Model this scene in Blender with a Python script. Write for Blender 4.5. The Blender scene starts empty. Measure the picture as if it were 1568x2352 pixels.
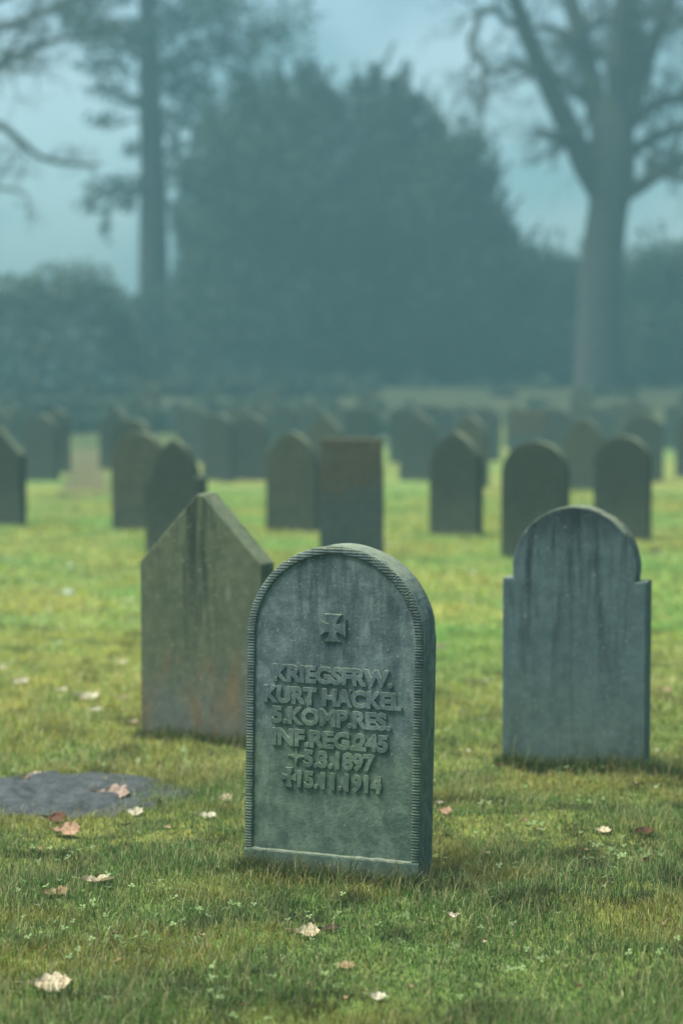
import bpy, bmesh, math, random
import numpy as np
from mathutils import Vector, Matrix

random.seed(7)
rng = np.random.default_rng(11)
C = bpy.context.scene.collection
SC = bpy.context.scene
PI = math.pi

# ------------------------------------------------------------------ camera model
F, CX, CY, HORIZ, CAMH = 4600.0, 784.0, 1176.0, 880.0, 1.41
PITCH = math.atan((CY - HORIZ) / F)
FW = Vector((0, math.cos(PITCH), -math.sin(PITCH)))
UP = Vector((0, math.sin(PITCH), math.cos(PITCH)))


def ray(u, v):
    return FW + Vector((1, 0, 0)) * ((u - CX) / F) + UP * ((CY - v) / F)


def at(u, v, Y):
    d = ray(u, v)
    return Vector((0, 0, CAMH)) + d * (Y / d.y)


def smooth(a, b, x):
    t = np.clip((x - a) / (b - a), 0, 1)
    return t * t * (3 - 2 * t)


_G = [np.random.default_rng(100 + i).random((64, 64)) for i in range(6)]


def vnoise(x, y, s, k=0):
    x = np.asarray(x, float) / s + 31.7; y = np.asarray(y, float) / s + 17.3
    xi = np.floor(x).astype(int); yi = np.floor(y).astype(int)
    fx = x - xi; fy = y - yi
    fx = fx * fx * (3 - 2 * fx); fy = fy * fy * (3 - 2 * fy)
    g = _G[k]
    a = g[xi % 64, yi % 64]; b = g[(xi + 1) % 64, yi % 64]
    c = g[xi % 64, (yi + 1) % 64]; d = g[(xi + 1) % 64, (yi + 1) % 64]
    return (a * (1 - fx) + b * fx) * (1 - fy) + (c * (1 - fx) + d * fx) * fy


def terrain(x, y):
    x = np.asarray(x, float); y = np.asarray(y, float)
    z = 1.28 * smooth(43, 54, y)
    z = z + (vnoise(x, y, .55, 0) - .5) * .035 + (vnoise(x, y, .17, 1) - .5) * .022 + (vnoise(x, y, .07, 4) - .5) * .012 * (np.asarray(y) < 12) + (vnoise(x, y, 2.3, 2) - .5) * .03
    return z


def gz(x, y):
    return float(terrain(x, y))


def ground(u, v):
    d = ray(u, v)
    o = Vector((0, 0, CAMH))
    t = -CAMH / d.z if d.z < 0 else 60
    for _ in range(8):
        p = o + d * t
        t += (p.z - gz(p.x, p.y)) / -d.z
    return o + d * t


# ------------------------------------------------------------------ helpers
def prop(o, label=None, cat=None, group=None, kind=None):
    if label: o['label'] = label
    if cat: o['category'] = cat
    if group: o['group'] = group
    if kind: o['kind'] = kind
    return o


def link(name, me, mat=None, parent=None, smooth_=False):
    o = bpy.data.objects.new(name, me)
    C.objects.link(o)
    if mat: me.materials.append(mat)
    if parent: o.parent = parent
    if smooth_:
        me.polygons.foreach_set('use_smooth', [True] * len(me.polygons))
    return o


def empty(name, loc, rot=(0, 0, 0)):
    o = bpy.data.objects.new(name, None)
    C.objects.link(o)
    o.location = loc; o.rotation_euler = rot
    o.empty_display_size = .1
    return o


def mesh_np(name, verts, faces_list):
    """faces_list: list of (N,k) int arrays"""
    me = bpy.data.meshes.new(name)
    verts = np.ascontiguousarray(verts, np.float32)
    me.vertices.add(len(verts)); me.vertices.foreach_set('co', verts.ravel())
    loops = np.concatenate([f.ravel() for f in faces_list]).astype(np.int32)
    tot = np.concatenate([np.full(len(f), f.shape[1]) for f in faces_list]).astype(np.int32)
    start = np.concatenate([[0], np.cumsum(tot)[:-1]]).astype(np.int32)
    me.loops.add(len(loops)); me.loops.foreach_set('vertex_index', loops)
    me.polygons.add(len(tot)); me.polygons.foreach_set('loop_start', start)
    try:
        me.polygons.foreach_set('loop_total', tot)
    except Exception:
        pass
    me.update(calc_edges=True)
    return me


class Tubes:
    def __init__(s): s.v = []; s.f = []; s.n = 0

    def add(s, pts, rad, sides=6):
        pts = [Vector(p) for p in pts]
        rings = []
        prev = None
        for i, p in enumerate(pts):
            t = (pts[min(i + 1, len(pts) - 1)] - pts[max(i - 1, 0)])
            if t.length < 1e-6: t = Vector((0, 0, 1))
            t.normalize()
            a = Vector((0, 1, 0)) if prev is None else prev
            a = a - t * a.dot(t)
            if a.length < 1e-3:
                a = Vector((1, 0, 0)); a = a - t * a.dot(t)
            a.normalize(); b = t.cross(a); prev = a
            for k in range(sides):
                th = 2 * PI * k / sides
                s.v.append(p + (a * math.cos(th) + b * math.sin(th)) * rad[i])
        n = len(pts)
        for i in range(n - 1):
            for k in range(sides):
                k2 = (k + 1) % sides
                s.f.append((s.n + i * sides + k, s.n + i * sides + k2, s.n + (i + 1) * sides + k2, s.n + (i + 1) * sides + k))
        s.n += n * sides

    def mesh(s, name):
        return mesh_np(name, np.array([tuple(v) for v in s.v]), [np.array(s.f, int)])


# ------------------------------------------------------------------ node helpers
def newmat(name):
    m = bpy.data.materials.new(name); m.use_nodes = True
    nt = m.node_tree; nt.nodes.clear()
    out = nt.nodes.new('ShaderNodeOutputMaterial')
    return m, nt, out


def N(nt, t, **kw):
    n = nt.nodes.new(t)
    for k, v in kw.items():
        if k in n.inputs.keys() if hasattr(n.inputs, 'keys') else False:
            n.inputs[k].default_value = v
        else:
            setattr(n, k, v)
    return n


def noise(nt, vec, scale, detail=6, rough=.6, dist=0):
    n = nt.nodes.new('ShaderNodeTexNoise')
    n.inputs['Scale'].default_value = scale; n.inputs['Detail'].default_value = detail
    n.inputs['Roughness'].default_value = rough; n.inputs['Distortion'].default_value = dist
    if vec is not None: nt.links.new(vec, n.inputs['Vector'])
    return n.outputs['Fac']


def ramp(nt, fac, a, b):
    n = nt.nodes.new('ShaderNodeMapRange'); n.interpolation_type = 'SMOOTHSTEP'
    n.inputs['From Min'].default_value = a; n.inputs['From Max'].default_value = b
    nt.links.new(fac, n.inputs['Value'])
    return n.outputs['Result']


def mth(nt, op, a, b):
    n = nt.nodes.new('ShaderNodeMath'); n.operation = op
    for i, v in enumerate((a, b)):
        if isinstance(v, (int, float)): n.inputs[i].default_value = v
        else: nt.links.new(v, n.inputs[i])
    return n.outputs[0]


def mix(nt, fac, a, b, mode='MIX'):
    n = nt.nodes.new('ShaderNodeMix'); n.data_type = 'RGBA'; n.blend_type = mode
    if isinstance(fac, (int, float)): n.inputs[0].default_value = fac
    else: nt.links.new(fac, n.inputs[0])
    for i, v in ((6, a), (7, b)):
        if isinstance(v, tuple): n.inputs[i].default_value = (*v[:3], 1)
        else: nt.links.new(v, n.inputs[i])
    return n.outputs[2]


def mapping(nt, vec, scale, loc=(0, 0, 0)):
    n = nt.nodes.new('ShaderNodeMapping')
    n.inputs['Scale'].default_value = scale; n.inputs['Location'].default_value = loc
    nt.links.new(vec, n.inputs['Vector'])
    return n.outputs['Vector']


def principled(nt, out, col, rough=.85, spec=.3, normal=None):
    p = nt.nodes.new('ShaderNodeBsdfPrincipled')
    if isinstance(col, tuple): p.inputs['Base Color'].default_value = (*col, 1)
    else: nt.links.new(col, p.inputs['Base Color'])
    p.inputs['Roughness'].default_value = rough
    p.inputs['Specular IOR Level'].default_value = spec
    if normal is not None: nt.links.new(normal, p.inputs['Normal'])
    nt.links.new(p.outputs[0], out.inputs['Surface'])
    return p


def bump(nt, h, strength, dist):
    b = nt.nodes.new('ShaderNodeBump')
    b.inputs['Strength'].default_value = strength; b.inputs['Distance'].default_value = dist
    nt.links.new(h, b.inputs['Height'])
    return b.outputs['Normal']


def stone_mat(name, upper, lower, stain, stain_amt, z0=.25, z1=.6, rust=None, seed=0, tool=False, topdark=None, worn=None, lichen=(.17, .20, .12), blot=(.50, .53, .56)):
    m, nt, out = newmat(name)
    tc = nt.nodes.new('ShaderNodeTexCoord'); ob = tc.outputs['Object']
    ob = mapping(nt, ob, (1, 1, 1), (seed * 3.1, seed * 1.7, 0))
    sep = nt.nodes.new('ShaderNodeSeparateXYZ'); nt.links.new(tc.outputs['Object'], sep.inputs[0])
    z = sep.outputs['Z']
    big = noise(nt, ob, 4.0, 5, .6)
    zz = mth(nt, 'ADD', z, mth(nt, 'MULTIPLY', mth(nt, 'SUBTRACT', big, .5), .5))
    g = ramp(nt, zz, z0, z1)
    col = mix(nt, g, lower, upper)
    if rust:
        r = noise(nt, mapping(nt, ob, (9, 9, 2.2), (5, 2, 1)), 1.0, 3, .5)
        f = mth(nt, 'MULTIPLY', ramp(nt, r, .5, .68), mth(nt, 'SUBTRACT', 1, ramp(nt, z, .26, .42)))
        col = mix(nt, mth(nt, 'MULTIPLY', f, .85), col, rust)
    # blotches
    bl = noise(nt, ob, 22, 6, .7)
    col = mix(nt, ramp(nt, bl, .35, .7), mix(nt, 1.0, col, blot, 'MULTIPLY'), col)
    # mineral grain
    fi = noise(nt, ob, 260, 3, .7)
    col = mix(nt, mth(nt, 'MULTIPLY', ramp(nt, fi, .55, .8), .35), col, (.30, .31, .28))
    fd = noise(nt, ob, 130, 3, .7)
    col = mix(nt, mth(nt, 'MULTIPLY', ramp(nt, fd, .55, .8), .45), col, stain)
    # vertical water stains
    st = noise(nt, mapping(nt, ob, (15, 15, 1.5)), 1.0, 6, .7, .3)
    sf = mth(nt, 'MULTIPLY', ramp(nt, st, .47, .62), mth(nt, 'ADD', .25, mth(nt, 'MULTIPLY', ramp(nt, z, .25, .85), .75)))
    col = mix(nt, mth(nt, 'MULTIPLY', sf, stain_amt), col, stain)
    if worn:
        wv = noise(nt, mapping(nt, ob, (13, 13, 3), (9, 4, 2)), 1.0, 5, .7)
        col = mix(nt, mth(nt, 'MULTIPLY', ramp(nt, wv, .56, .74), .55), col, worn)
    if topdark:
        # lichen crust grown along the crown of the stone
        tn = noise(nt, mapping(nt, ob, (12, 12, 4), (2, 7, 3)), 1.0, 5, .6)
        tz = mth(nt, 'ADD', z, mth(nt, 'MULTIPLY', mth(nt, 'SUBTRACT', tn, .5), .35))
        col = mix(nt, mth(nt, 'MULTIPLY', ramp(nt, tz, topdark[0], topdark[1]), .85), col, stain)
    pk = noise(nt, ob, 75, 2, .5)
    col = mix(nt, mth(nt, 'MULTIPLY', ramp(nt, pk, .66, .71), .5), col, (.26, .28, .22))
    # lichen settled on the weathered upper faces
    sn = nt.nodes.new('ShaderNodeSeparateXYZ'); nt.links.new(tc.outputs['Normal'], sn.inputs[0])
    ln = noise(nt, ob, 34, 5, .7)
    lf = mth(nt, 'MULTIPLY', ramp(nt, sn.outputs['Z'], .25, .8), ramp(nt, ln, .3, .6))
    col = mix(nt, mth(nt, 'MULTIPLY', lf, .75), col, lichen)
    # soil splash at the foot
    sp = noise(nt, ob, 30, 4, .6)
    foot = mth(nt, 'SUBTRACT', 1, ramp(nt, mth(nt, 'ADD', z, mth(nt, 'MULTIPLY', mth(nt, 'SUBTRACT', sp, .5), .09)), .0, .075))
    col = mix(nt, mth(nt, 'MULTIPLY', foot, .5), col, (.085, .08, .045))
    h = mth(nt, 'ADD', mth(nt, 'MULTIPLY', bl, 1.0), mth(nt, 'MULTIPLY', fd, .6))
    if tool:
        w = nt.nodes.new('ShaderNodeTexWave'); w.bands_direction = 'DIAGONAL'
        w.inputs['Scale'].default_value = 75; w.inputs['Distortion'].default_value = 1.5
        w.inputs['Detail'].default_value = 2
        nt.links.new(mapping(nt, tc.outputs['Object'], (.0, .25, 1.0)), w.inputs['Vector'])
        h = mth(nt, 'ADD', h, mth(nt, 'MULTIPLY', w.outputs['Fac'], .9))
    principled(nt, out, col, .88, .25, bump(nt, h, .55, .004))
    return m


def flat_mat(name, c1, c2, scale=8, rough=.8, trans=0.0, bmp=.3):
    m, nt, out = newmat(name)
    tc = nt.nodes.new('ShaderNodeTexCoord')
    f = noise(nt, tc.outputs['Object'], scale, 5, .65)
    col = mix(nt, ramp(nt, f, .3, .7), c1, c2)
    p = principled(nt, out, col, rough, .25, bump(nt, f, bmp, .01))
    if trans > 0:
        t = nt.nodes.new('ShaderNodeBsdfTranslucent'); nt.links.new(col, t.inputs['Color'])
        ms = nt.nodes.new('ShaderNodeMixShader'); ms.inputs[0].default_value = trans
        nt.links.new(p.outputs[0], ms.inputs[1]); nt.links.new(t.outputs[0], ms.inputs[2])
        nt.links.new(ms.outputs[0], out.inputs['Surface'])
    return m


def leaf_mat(name, c1, c2, trans=.22):
    m, nt, out = newmat(name)
    tc = nt.nodes.new('ShaderNodeTexCoord'); ob = tc.outputs['Object']
    oi = nt.nodes.new('ShaderNodeObjectInfo')
    va = nt.nodes.new('ShaderNodeVectorMath'); va.operation = 'ADD'
    nt.links.new(ob, va.inputs[0]); nt.links.new(oi.outputs['Location'], va.inputs[1])
    f = noise(nt, va.outputs[0], 35, 5, .65)
    col = mix(nt, ramp(nt, f, .35, .65), c1, c2)
    sp = noise(nt, va.outputs[0], 95, 3, .6)
    col = mix(nt, mth(nt, 'MULTIPLY', ramp(nt, sp, .56, .68), .7), col, (.10, .06, .03))
    sx = nt.nodes.new('ShaderNodeSeparateXYZ'); nt.links.new(ob, sx.inputs[0])
    ay = mth(nt, 'ABSOLUTE', sx.outputs['Y'], 0)
    rib = mth(nt, 'SUBTRACT', 1, ramp(nt, ay, .0006, .0022))
    wv = mth(nt, 'FRACT', mth(nt, 'MULTIPLY', mth(nt, 'SUBTRACT', sx.outputs['X'], mth(nt, 'MULTIPLY', ay, .8)), 85), 0)
    vn = mth(nt, 'MAXIMUM', rib, mth(nt, 'MULTIPLY', mth(nt, 'SUBTRACT', 1, ramp(nt, mth(nt, 'ABSOLUTE', mth(nt, 'SUBTRACT', wv, .5), 0), .03, .14)), .7))
    col = mix(nt, mth(nt, 'MULTIPLY', vn, .45), col, mix(nt, 1, col, (.45, .38, .28), 'MULTIPLY'))
    p = principled(nt, out, col, .65, .25, bump(nt, mth(nt, 'ADD', f, vn), .5, .002))
    t = nt.nodes.new('ShaderNodeBsdfTranslucent'); nt.links.new(col, t.inputs['Color'])
    ms = nt.nodes.new('ShaderNodeMixShader'); ms.inputs[0].default_value = trans
    nt.links.new(p.outputs[0], ms.inputs[1]); nt.links.new(t.outputs[0], ms.inputs[2])
    nt.links.new(ms.outputs[0], out.inputs['Surface'])
    return m


def attr_mat(name, trans=.3, rough=.6):
    m, nt, out = newmat(name)
    a = nt.nodes.new('ShaderNodeAttribute'); a.attribute_name = 'tint'
    p = principled(nt, out, a.outputs['Color'], rough, .2)
    t = nt.nodes.new('ShaderNodeBsdfTranslucent'); nt.links.new(a.outputs['Color'], t.inputs['Color'])
    ms = nt.nodes.new('ShaderNodeMixShader'); ms.inputs[0].default_value = trans
    nt.links.new(p.outputs[0], ms.inputs[1]); nt.links.new(t.outputs[0], ms.inputs[2])
    nt.links.new(ms.outputs[0], out.inputs['Surface'])
    return m


def set_tint(me, cols):
    a = me.attributes.new('tint', 'FLOAT_COLOR', 'POINT')
    c = np.ones((len(cols), 4), np.float32); c[:, :3] = cols
    a.data.foreach_set('color', c.ravel())


# ------------------------------------------------------------------ world, sun, camera
SUN_EL, SUN_AZ = math.radians(66), math.radians(-98)      # azimuth from +Y towards +X
w = bpy.data.worlds.new("World"); SC.world = w; w.use_nodes = True
nt = w.node_tree; nt.nodes.clear()
wo = nt.nodes.new('ShaderNodeOutputWorld'); bg = nt.nodes.new('ShaderNodeBackground')
sky = nt.nodes.new('ShaderNodeTexSky'); sky.sky_type = 'NISHITA'; sky.sun_disc = False
sky.sun_elevation = SUN_EL; sky.sun_rotation = SUN_AZ
sky.air_density = 1.0; sky.dust_density = 3.0; sky.ozone_density = 1.5
tc = nt.nodes.new('ShaderNodeTexCoord')
cl = noise(nt, mapping(nt, tc.outputs['Generated'], (1, 1, 1.5), (3, 1, 0)), 9.0, 4, .5)
tint = mix(nt, ramp(nt, cl, .32, .68), (.68, .74, .66), (1.42, 1.30, 1.12))
nt.links.new(mix(nt, 1.0, sky.outputs[0], tint, 'MULTIPLY'), bg.inputs['Color'])
bg.inputs['Strength'].default_value = .062
nt.links.new(bg.outputs[0], wo.inputs['Surface'])

sl = bpy.data.lights.new('sun', 'SUN'); sl.energy = 2.7; sl.angle = math.radians(35); sl.color = (1, .97, .86)
so = bpy.data.objects.new('sun', sl); C.objects.link(so)
sd = Vector((math.sin(SUN_AZ) * math.cos(SUN_EL), math.cos(SUN_AZ) * math.cos(SUN_EL), math.sin(SUN_EL)))
so.rotation_euler = (-sd).to_track_quat('-Z', 'Y').to_euler()

cam = bpy.data.cameras.new('camera'); co = bpy.data.objects.new('camera', cam); C.objects.link(co)
co.location = (0, 0, CAMH); co.rotation_euler = (PI / 2 - PITCH, 0, 0)
cam.sensor_fit = 'HORIZONTAL'; cam.sensor_width = 24; cam.lens = 24 * F / 1568
cam.clip_end = 2000
SC.camera = co

SC.view_settings.view_transform = 'Standard'; SC.view_settings.look = 'None'
SC.view_settings.exposure = 1.9; SC.view_settings.gamma = 1
SC.cycles.use_denoising = True
SC.cycles.max_bounces = 6; SC.cycles.volume_bounces = 1
SC.cycles.diffuse_bounces = 3; SC.cycles.glossy_bounces = 2; SC.cycles.transmission_bounces = 3
SC.cycles.sample_clamp_indirect = 4

# ------------------------------------------------------------------ materials
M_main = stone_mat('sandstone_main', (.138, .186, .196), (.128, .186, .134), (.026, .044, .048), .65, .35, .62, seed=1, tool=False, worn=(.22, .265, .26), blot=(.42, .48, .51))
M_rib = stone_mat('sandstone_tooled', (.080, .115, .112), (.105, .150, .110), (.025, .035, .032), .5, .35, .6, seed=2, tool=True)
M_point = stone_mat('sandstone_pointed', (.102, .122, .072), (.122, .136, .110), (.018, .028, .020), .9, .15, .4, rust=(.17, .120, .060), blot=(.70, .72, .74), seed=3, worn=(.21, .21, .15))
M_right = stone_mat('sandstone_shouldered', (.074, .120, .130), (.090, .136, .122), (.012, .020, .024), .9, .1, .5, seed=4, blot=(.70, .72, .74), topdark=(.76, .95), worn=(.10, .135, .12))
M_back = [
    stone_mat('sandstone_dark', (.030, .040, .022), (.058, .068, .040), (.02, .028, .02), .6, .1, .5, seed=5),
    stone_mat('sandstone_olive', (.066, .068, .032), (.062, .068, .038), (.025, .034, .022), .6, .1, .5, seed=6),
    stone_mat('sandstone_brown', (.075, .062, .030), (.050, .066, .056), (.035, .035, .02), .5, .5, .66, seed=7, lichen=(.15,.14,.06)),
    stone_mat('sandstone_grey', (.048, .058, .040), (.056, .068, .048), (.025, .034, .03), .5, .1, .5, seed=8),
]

# ------------------------------------------------------------------ gravestones
def outline(kind, W, H, **k):
    h = W / 2
    if kind == 'round':
        rise = k.get('rise', h)
        zs = H - rise
        n = 40
        p = [(-h, -.25), (-h, zs)]
        for i in range(1, n): a = PI - PI * i / n; p.append((h * math.cos(a), zs + rise * math.sin(a)))
        p += [(h, zs), (h, -.25)]
    elif kind == 'pointed':
        zs = k.get('zs', H - .27)
        p = [(-h, -.25), (-h, zs), (-.012, H), (.012, H), (h, zs), (h, -.25)]
    elif kind == 'shoulder':
        r = k.get('r', .228); zs = k.get('zs', H - .262); n = 40
        p = [(-h, -.25), (-h, zs), (-r, zs)]
        for i in range(0, n + 1): a = PI - PI * i / n; p.append((r * math.cos(a), H - r + r * math.sin(a)))
        p += [(r, zs), (h, zs), (h, -.25)]
    elif kind == 'gothic':
        zs = k.get('zs', H - .32); n = 16
        p = [(-h, -.25), (-h, zs)]
        # two arcs meeting in a point
        R = k.get('R', W * .95); cx = -h + R
        a1 = math.acos(max(-1, min(1, cx / R)))
        sc = (H - zs) / (R * math.sin(a1))
        L = [(cx - R * math.cos(a1 * i / n), zs + R * math.sin(a1 * i / n) * sc) for i in range(1, n)]
        p += L + [(0, H)] + [(-x, z) for x, z in reversed(L)] + [(h, zs), (h, -.25)]
    elif kind == 'flat':
        zs = H - .24; hi = h - .012
        p = [(-h, -.25), (-h, zs), (-hi, zs + .02), (-hi, H - .035), (-h + .002, H - .03), (-h + .002, H), (h - .002, H), (h - .002, H - .03), (hi, H - .035), (hi, zs + .02), (h, zs), (h, -.25)]
    elif kind == 'ogee':
        zs = H - .30
        p = [(-h, -.25), (-h, zs), (-h + .05, zs + .01)]
        L = []
        for i in range(0, 15):
            a = i / 14
            x = -(h - .06) * (1 - a) ** 1.0
            z = zs + .02 + .28 * (1 - (1 - a) ** 1.9) ** .95
            L.append((x, z))
        p += L[:-1] + [(0, H)] + [(-x, z) for x, z in reversed(L[:-1])] + [(h - .05, zs + .01), (h, zs), (h, -.25)]
    return p


def slab_mesh(name, pts, t, y0=0.0, bev=.007, seg=2):
    bm = bmesh.new()
    f = [bm.verts.new((x, y0, z)) for x, z in pts]
    b = [bm.verts.new((x, y0 + t, z)) for x, z in pts]
    bm.faces.new(f); bm.faces.new(list(reversed(b)))
    n = len(pts)
    for i in range(n):
        j = (i + 1) % n
        bm.faces.new((f[j], f[i], b[i], b[j]))
    bmesh.ops.recalc_face_normals(bm, faces=bm.faces)
    if bev:
        es = [e for e in bm.edges if abs(e.verts[0].co.y - e.verts[1].co.y) < 1e-6]
        es += [e for e in bm.edges if abs(e.verts[0].co.y - e.verts[1].co.y) > 1e-6 and e.calc_face_angle(0) > .5 and e.is_convex]
        bmesh.ops.bevel(bm, geom=es, offset=bev, segments=seg, profile=.6, affect='EDGES', clamp_overlap=True)
    # small chips and waviness so the arrises are not ruler straight
    for v in bm.verts:
        k = float(vnoise(v.co.x * 3 + 7 + v.co.y * 2, v.co.z * 3, .11, 3)) - .5
        n2 = max(0.0, float(vnoise(v.co.x + 3 + v.co.y, v.co.z, .031, 5)) - .8) * .03 * (1 if v.co.z > 0 else 0)
        v.co.x += k * .004 - n2 * (1 if v.co.x > 0 else -1); v.co.z += k * .004 - n2
    me = bpy.data.meshes.new(name); bm.to_mesh(me); bm.free()
    return me


GROUP = 'gravestones in rows on the cemetery lawn'


def stone(u, v, kind, W, H, mat, label, yaw=-19, t=.13, Y=None, lean=0, tilt=0, group=GROUP, **k):
    if Y is None: p = ground(u, v)
    else:
        p = at(u, 900, Y); p.z = gz(p.x, p.y)
    me = slab_mesh('gravestone', outline(kind, W, H, **k), t)
    o = link('gravestone', me, mat)
    R = math.radians
    o.location = p; o.rotation_euler = (R(tilt), R(lean), R(yaw))
    return prop(o, label, 'gravestone', group)


# --- the stone in focus
W0, H0, T0 = .526, .960, .125
main_p = ground(757, 2026)
G0 = empty('gravestone', main_p, (math.radians(-.6), math.radians(.8), math.radians(-18.7)))
prop(G0, 'round topped gravestone in sharp focus, with raised inscription, small cross and ribbed border', 'gravestone', GROUP)
P0 = outline('round', W0, H0, rise=.262)
link('slab', slab_mesh('slab', P0, T0, .007, 0), M_main, G0)


def border_path(inset):
    """points along left side, arch, right side, with a fixed parameter so rings match"""
    h = W0 / 2; zs = H0 - .262; zb = .079
    out = []
    Ls = zs - zb; La = PI * (h + .262) / 2
    step = .0072 / 6
    n1 = int(Ls / step); n2 = int(La / step)
    for i in range(n1): out.append((-(h - inset), zb + Ls * i / n1))
    for i in range(n2 + 1):
        a = PI - PI * i / n2
        out.append(((h - inset) * math.cos(a), zs + (.262 - inset) * math.sin(a)))
    for i in range(1, n1 + 1): out.append((h - inset, zs - Ls * i / n1))
    return out


rings = [border_path(i) for i in (0.0, .0015, .0205, .0235, .0245)]
n = len(rings[0])
vs = []; fs = []
for i in range(n):
    ph = i / 6 + .9 * float(vnoise(i * .004, 1.3, .03, 3))
    c = .0011 * (.5 - .5 * math.cos(2 * PI * ph)) * max(.12, -.35 + 2.3 * float(vnoise(i * .006, 3, .05, 4)))
    ys = (.0072, .0006 + c, c, .0008 + c * .6, .0095)
    for r, y in zip(rings, ys): vs.append((r[i][0], y, r[i][1]))
for i in range(n - 1):
    for k in range(4):
        fs.append((i * 5 + k, i * 5 + k + 1, (i + 1) * 5 + k + 1, (i + 1) * 5 + k))
me = mesh_np('ribbed_border', np.array(vs), [np.array(fs)])
link('ribbed_border', me, M_rib, G0)

# base band below the panel
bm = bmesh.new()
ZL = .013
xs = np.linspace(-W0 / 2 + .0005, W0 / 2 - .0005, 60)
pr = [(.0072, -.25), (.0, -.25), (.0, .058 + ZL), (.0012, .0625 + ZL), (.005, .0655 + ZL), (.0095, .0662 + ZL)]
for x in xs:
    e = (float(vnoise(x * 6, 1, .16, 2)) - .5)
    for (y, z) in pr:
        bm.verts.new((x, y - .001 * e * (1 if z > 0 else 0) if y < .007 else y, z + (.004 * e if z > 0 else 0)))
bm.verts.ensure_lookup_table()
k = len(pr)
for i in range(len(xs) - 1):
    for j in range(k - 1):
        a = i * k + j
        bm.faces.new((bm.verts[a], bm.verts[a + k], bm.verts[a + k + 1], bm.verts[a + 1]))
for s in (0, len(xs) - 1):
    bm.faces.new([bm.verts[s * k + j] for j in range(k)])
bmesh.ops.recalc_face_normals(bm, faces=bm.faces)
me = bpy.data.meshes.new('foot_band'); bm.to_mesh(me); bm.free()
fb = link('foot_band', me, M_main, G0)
fb.data.materials.append(flat_mat('lit_arris', (.19, .21, .155), (.10, .135, .105), 30, .9, 0, .5))  # paler stone colour paints the light caught along the ledge's upper edge
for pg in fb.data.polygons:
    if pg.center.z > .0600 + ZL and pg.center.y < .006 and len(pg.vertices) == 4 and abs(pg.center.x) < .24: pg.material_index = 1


def relief(bm, poly, y_front, y_back, bev):
    """raised flat shape with chamfered rim; poly counter-clockwise in x,z"""
    n = len(poly)
    cx = sum(p[0] for p in poly) / n; cz = sum(p[1] for p in poly) / n
    back = [bm.verts.new((x, y_back, z)) for x, z in poly]
    fr = []
    for i in range(n):
        a = Vector(poly[i - 1]); b = Vector(poly[i]); c = Vector(poly[(i + 1) % n])
        e1 = (b - a).normalized(); e2 = (c - b).normalized()
        nrm = Vector((-e1.y - e2.y, e1.x + e2.x))
        l = nrm.length
        nrm = nrm / l if l > 1e-6 else Vector((0, 0))
        q = b + nrm * min(bev * 1.6, bev / max(.35, l / 2))
        fr.append(bm.verts.new((q.x, y_front, q.y)))
    for i in range(n):
        j = (i + 1) % n
        bm.faces.new((back[i], back[j], fr[j], fr[i]))
    mid = bm.verts.new((cx, y_front, cz))
    for i in range(n): bm.faces.new((fr[i], fr[(i + 1) % n], mid))


def text_verts(txt, wid, hgt, space=1.0, off=.05):
    cu = bpy.data.curves.new('tmp', 'FONT'); cu.body = txt; cu.size = 1
    cu.offset = off; cu.space_character = space; cu.extrude = .05; cu.bevel_depth = .008; cu.bevel_resolution = 0
    cu.resolution_u = 4; cu.align_x = 'CENTER'
    ob = bpy.data.objects.new('tmp', cu); C.objects.link(ob)
    bpy.context.view_layer.update()
    me = bpy.data.meshes.new_from_object(ob.evaluated_get(bpy.context.evaluated_depsgraph_get()))
    bpy.data.objects.remove(ob); bpy.data.curves.remove(cu)
    v = np.empty(len(me.vertices) * 3, np.float32); me.vertices.foreach_get('co', v); v = v.reshape(-1, 3)
    x0, x1 = v[:, 0].min(), v[:, 0].max()
    z0 = 0 - .03; z1 = .73 + .03
    o = np.empty_like(v)
    o[:, 0] = (v[:, 0] - (x0 + x1) / 2) / (x1 - x0) * wid
    o[:, 2] = (v[:, 1] - z0) / (z1 - z0) * hgt
    zr = (v[:, 2] - v[:, 2].min()) / (v[:, 2].max() - v[:, 2].min())
    o[:, 1] = .0085 - .0085 * zr
    return me, o


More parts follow.
